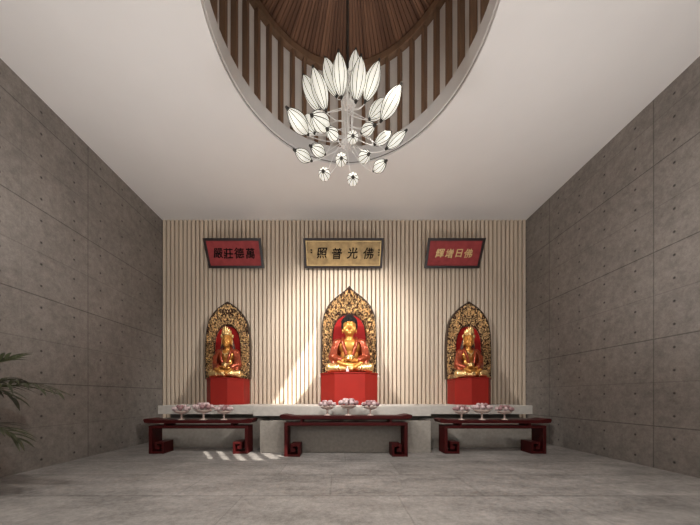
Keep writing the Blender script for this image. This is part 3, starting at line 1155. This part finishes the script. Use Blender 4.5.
# ------------------------------------------------------------------ chandelier
HUBX, HUBY = 4.3, 149.0
EY = 42.3


def at(px, py, y):
    r = y / D
    return V((px - VX) * r, y, EY + (VY - py) * r)


ch = thing('chandelier', 'large chandelier of white seed-pod shades hanging in the round skylight shaft', 'chandelier', V(HUBX, HUBY, Z_TOP))
O = V(HUBX, HUBY, Z_TOP)
bm = bmesh.new(); tube(bm, [Vector((0, 0, 0.25)), V(0, 0, (EY + 165) - Z_TOP)], 0.022, 10)
obj('hanging_rod', bm, M_rib, ch)
bm = bmesh.new()
hubz0, hubz1 = EY + 128, EY + 166
for k in range(9):
    a = 2 * PI * k / 9
    tube(bm, [V(2.4 * math.cos(a), 2.4 * math.sin(a), hubz1 - Z_TOP), V(3.2 * math.cos(a + 0.4), 3.2 * math.sin(a + 0.4), hubz0 + 25 - Z_TOP), V(2.2 * math.cos(a + 0.8), 2.2 * math.sin(a + 0.8), hubz0 - Z_TOP)], 0.0085, 6)
tube(bm, [V(0, 0, hubz1 - Z_TOP), V(0, 0, hubz0 - Z_TOP)], 0.014, 8)
for zz in (hubz0 + 2, hubz0 + 22, hubz1 - 2):
    lathe(bm, [(0.1, zz * U - Z_TOP * U - 0.01), (0.1, zz * U - Z_TOP * U + 0.01)], 12)
obj('hub_wires', bm, M_wire, ch)

# (tip x, tip y, base x, base y, side: +1 leans to the viewer, -1 away)
PODS = [(338.5, 51.5, 341.3, 98, 6), (355.7, 49.5, 351, 95, -8), (361, 56, 355.7, 102, 10), (379, 60.4, 365, 102, 4), (325, 57.7, 337, 97, -5), (313, 67, 326, 111, 8), (303.5, 75, 320, 111.5, -6),
        (401, 84, 381, 121, 5), (386, 100, 369, 119.5, -9), (287, 108, 307.7, 134, 6), (307, 116, 315, 133.5, -10), (311.5, 115, 327.5, 127.5, 12), (327, 129, 337, 138, 15), (375, 125, 362, 132.5, 14),
        (391, 132, 374.5, 144.5, -6), (406, 130.7, 386.5, 148.5, 8), (310.5, 146, 324.5, 154, 12), (294.5, 150, 311, 160.5, 10), (341.5, 158, 341, 161, 18), (369, 154, 361, 159, 14), (386, 161, 374, 170.5, 12),
        (323, 171, 325.5, 177, 16), (353, 177, 352.8, 181, 18), (353, 136, 352.5, 138.5, 17)]
LEN = 23.5
NR = 10
for (tx, ty, bx, by, side) in PODS:
    pr = math.hypot(tx - bx, ty - by) * HUBY / D
    # foreshortened pods point along the view; the rest of their length goes into depth
    L = max(LEN * (0.55 if ty > 120 else 1.0), pr * 1.02)
    dep = math.sqrt(max(0.0, L * L - pr * pr))
    s = 1 if side > 0 else -1
    yb = HUBY - side * 0.45
    vdir = Vector((0, 0, 0))
    base = at(bx, by, yb)
    ray_b = (base - Vector((0, 0, H * U))).normalized()
    yt = yb - s * dep * 0.72
    tip = at(tx, ty, yt)
    d = (tip - base)
    ln = d.length
    dn = d.normalized()
    up = Vector((0, 0, 1)) if abs(dn.z) < 0.9 else Vector((1, 0, 0))
    sx = dn.cross(up).normalized(); sy = dn.cross(sx)
    rmax = (3.75 if ty <= 120 else 2.6) * U
    prof = []
    for i in range(NR + 1):
        f = i / NR
        prof.append((rmax * (math.sin(PI * f ** 0.92) ** 0.8) if 0 < f < 1 else 0.006, f * ln))
    pod = bmesh.new()
    NSG = 21
    rings = [[pod.verts.new(base - O + dn * z + (sx * math.cos(2 * PI * k / NSG) + sy * math.sin(2 * PI * k / NSG)) * r) for k in range(NSG)] for r, z in prof]
    for A, B in zip(rings, rings[1:]):
        for k in range(NSG):
            q = (k + 1) % NSG
            pod.faces.new((A[k], A[q], B[q], B[k]))
    pod.faces.new(rings[0]); pod.faces.new(rings[-1])
    po = obj('lamp_shade', pod, M_shade, ch, True)
    rb = bmesh.new()
    for k in range(9):
        a = 2 * PI * (k + 0.3) / 9
        off = (sx * math.cos(a) + sy * math.sin(a))
        tube(rb, [base - O + dn * z + off * (r + 0.003) for r, z in prof], 0.0043, 4)
    obj('rib', rb, M_rib, po)
    for c_, dd in ((base, -1), (tip, 1)):
        cp = bmesh.new()
        capsule(cp, c_ - O - dn * dd * 0.015, c_ - O + dn * dd * 0.012, 0.024, 0.018, 8)
        obj('end_cap', cp, M_rib, po)
    # wire stem back to the hub
    hz = min(max(base.z - 0.12 + (0.10 if ty < 120 else 0.25), (hubz0 + 3) * U), (hubz1 - 3) * U)
    hp = Vector((HUBX * U, HUBY * U, hz)) - O
    bb = base - O - dn * 0.03
    mid = hp.lerp(bb, 0.5) + Vector((random.uniform(-0.05, 0.05), random.uniform(-0.05, 0.05), random.uniform(-0.08, 0.02)))
    st = bmesh.new()
    bez = lambda a_, b_, c_: [a_ * (1 - u) ** 2 + b_ * 2 * u * (1 - u) + c_ * u * u for u in [i / 9 for i in range(10)]]
    tube(st, bez(hp, mid + Vector((0, 0, -0.08)), bb), 0.006, 5)
    w2 = hp.lerp(bb, 0.35) + Vector((random.uniform(-0.14, 0.14), random.uniform(-0.14, 0.14), random.uniform(-0.1, 0.16)))
    tube(st, bez(hp + Vector((0, 0, 0.05)), w2 + Vector((0, 0, 0.05)), bb), 0.0045, 5)
    obj('stem', st, M_wire, po)

# ------------------------------------------------------------------ palm in a pot by the left wall
PX, PY = -4.93, 3.72
palm = thing('potted_palm', 'dark green feathery palm in a pot beside the concrete wall', 'palm', (PX, PY, 0))
bm = bmesh.new()
lathe(bm, [(0, 0), (0.17, 0), (0.19, 0.02), (0.25, 0.40), (0.27, 0.42), (0.27, 0.46), (0.24, 0.46), (0.225, 0.41), (0, 0.41)], 28)
obj('pot', bm, M_pot, palm, True)
bm = bmesh.new(); lathe(bm, [(0, 0.40), (0.222, 0.40), (0.222, 0.425), (0, 0.43)], 20)
obj('soil', bm, M_soil, palm)


def frond(base, ctrl, tip, leaflen, n, droop, seed, start=0.28):
    rnd = random.Random(seed)
    base, ctrl, tip = Vector(base), Vector(ctrl), Vector(tip)
    f = lambda t: base * (1 - t) ** 2 + ctrl * 2 * t * (1 - t) + tip * t * t
    bm = bmesh.new()
    tube(bm, [f(i / 16) for i in range(17)], [0.012 * (1 - 0.8 * i / 16) + 0.002 for i in range(17)], 6)
    for i in range(n):
        t = start + (1 - start) * (i + 0.5) / n
        p = f(t)
        tan = (f(min(1, t + 0.02)) - f(t - 0.02)).normalized()
        side = tan.cross(Vector((0, 0, 1))).normalized()
        upv = side.cross(tan).normalized()
        q = (t - start) / (1 - start)
        L = leaflen * (0.55 + 0.9 * q * (1 - q) * 2) * (1 - 0.45 * q) * rnd.uniform(0.85, 1.1)
        for s in (-1, 1):
            d = (tan * (0.75 + 0.4 * q) + side * s * (0.85 - 0.45 * q) + upv * rnd.uniform(0.1, 0.75)).normalized()
            w = 0.024 * rnd.uniform(0.85, 1.15)
            wd = d.cross(upv).normalized()
            prev = None
            for k in range(7):
                u = k / 6
                c = p + d * L * u + Vector((0, 0, -droop * L * u * u)) 
                ww = w * (math.sin(PI * min(1, 0.15 + u * 0.85)) ** 0.7) if u < 1 else 0.0008
                fold = upv * (-0.3 * ww)
                row = (bm.verts.new(c - wd * ww + fold * -1), bm.verts.new(c), bm.verts.new(c + wd * ww + fold * -1))
                if prev:
                    bm.faces.new((prev[0], prev[1], row[1], row[0]))
                    bm.faces.new((prev[1], prev[2], row[2], row[1]))
                prev = row
    for v in bm.verts:
        v.co -= Vector((PX, PY, 0))
        wl = XL * U + 0.03 - PX
        if v.co.x < wl:
            v.co.x = wl
    return obj('frond', bm, M_leaf, palm, True)


def ap(px, py, y=3.9):
    r = y / (D * U)
    return ((px - VX) * r * U, y, H * U + (VY - py) * r * U)


G = (PX, PY, 0.42)
frond((PX + 0.03, PY, 0.42), ap(-55, 362, 3.8), ap(21, 358, 3.85), 0.50, 10, 0.25, 1, 0.55)
frond((PX + 0.05, PY + 0.03, 0.42), ap(-50, 360, 3.9), ap(58, 394, 3.95), 0.62, 12, 0.55, 2, 0.42)
frond((PX + 0.06, PY - 0.04, 0.42), ap(-30, 405, 3.7), ap(18, 440, 3.75), 0.50, 9, 0.45, 3, 0.42)
frond((PX, PY + 0.05, 0.42), ap(-48, 360, 4.1), ap(16, 400, 4.15), 0.55, 10, 0.6, 4, 0.45)
frond((PX - 0.05, PY, 0.42), (PX - 0.15, PY - 0.2, 1.6), (PX + 0.05, PY - 0.9, 1.5), 0.36, 14, 0.4, 5)
frond((PX, PY - 0.05, 0.42), (PX + 0.1, PY - 0.1, 2.0), (PX + 0.2, PY - 0.6, 1.9), 0.36, 14, 0.4, 6)
frond((PX - 0.03, PY + 0.04, 0.42), (PX - 0.1, PY + 0.2, 1.7), (PX - 0.1, PY + 0.9, 1.5), 0.3, 14, 0.4, 7)

# ------------------------------------------------------------------ light
w = bpy.data.worlds.new('world')
S.world = w
w.use_nodes = True
bg = w.node_tree.nodes['Background']
bg.inputs[0].default_value = (1.0, 0.985, 0.975, 1)
bg.inputs[1].default_value = 1.1


FLOOR_W, WALL_W, CEIL_FILL_W, SIDE_W, UP_W = 950, 3900, 45, 560, 62


def light(name, kind, loc, energy, color, **kw):
    l = bpy.data.lights.new(name, kind)
    l.energy = energy
    l.color = color
    tgt = kw.pop('target', None)
    cyc = kw.pop('portal', False)
    for a, b in kw.items():
        setattr(l, a, b)
    if cyc:
        l.cycles.is_portal = True
    o = bpy.data.objects.new(name, l)
    C.objects.link(o)
    o.location = loc
    if tgt is not None:
        o.rotation_euler = (Vector(tgt) - Vector(loc)).to_track_quat('-Z', 'Y').to_euler()
    return o


sun = light('sun', 'SUN', (0, 0, 12), 8.0, (1.0, 0.93, 0.82), angle=math.radians(0.4))
sun.rotation_euler = SUN.to_track_quat('-Z', 'Y').to_euler()
light('front_opening_portal', 'AREA', (((OX0 + OX1) / 2) * U, (YF - 3) * U, (OZ0 + OZ1) / 2 * U), 1, (1, 1, 1), portal=True, shape='RECTANGLE', size=(OX1 - OX0) * U, size_y=(OZ1 - OZ0) * U, target=(((OX0 + OX1) / 2) * U, 5, (OZ0 + OZ1) / 2 * U))
# unseen spots: floor and side fill added; a crossing pair lights the slatted wall
for (x, y, e, sz, tg) in ((5, 75, FLOOR_W, 84, (5, 112, 0)), (-95, 85, SIDE_W, 140, (-120, 120, 0)), (105, 85, SIDE_W, 140, (130, 120, 0)), (-120, 120, WALL_W, 52, (34, 290, 80)), (130, 120, WALL_W, 52, (-24, 290, 80))):
    light('unseen_ceiling_spot', 'SPOT', V(x, y, ZC - 1.5), e, (1.0, 0.95, 0.885), spot_size=math.radians(sz), spot_blend=1.0, shadow_soft_size=0.15, target=V(*tg))
# added area light brightening the ceiling, standing in for bounced daylight
light('ceiling_fill', 'AREA', (((OX0 + OX1) / 2) * U, (YF + 4) * U, 95 * U), CEIL_FILL_W, (1.0, 0.975, 0.96), shape='RECTANGLE', size=9.0, size_y=2.0, target=(((OX0 + OX1) / 2) * U, 2.2, ZC * U))
# fill lights added out of view, aimed up to brighten the ceiling
for x in (-100, 110):
    light('up_fill', 'AREA', V(x, 92, 14), UP_W, (1.0, 0.975, 0.955), shape='DISK', size=0.8, spread=math.radians(120), target=V(x * 0.9, 150, ZC))
# unseen spots without fixtures, added to brighten the three shrines
for (x, tz, e, sz) in ((CCX, 95, 16, 20), (-107, 90, 40, 18), (125, 90, 40, 18)):
    light('shrine_fill_spot', 'SPOT', V(x, 212, ZC - 2), e, (1.0, 0.84, 0.62), spot_size=math.radians(sz), spot_blend=0.8, shadow_soft_size=0.08, target=V(x, 278, tz))

S.view_settings.view_transform = 'Standard'
S.view_settings.look = 'None'
S.view_settings.gamma = 1
S.view_settings.use_curve_mapping = False
S.view_settings.exposure = 0.0
S.cycles.use_denoising = True
S.cycles.max_bounces = 10
S.cycles.diffuse_bounces = 6
S.cycles.sample_clamp_indirect = 6
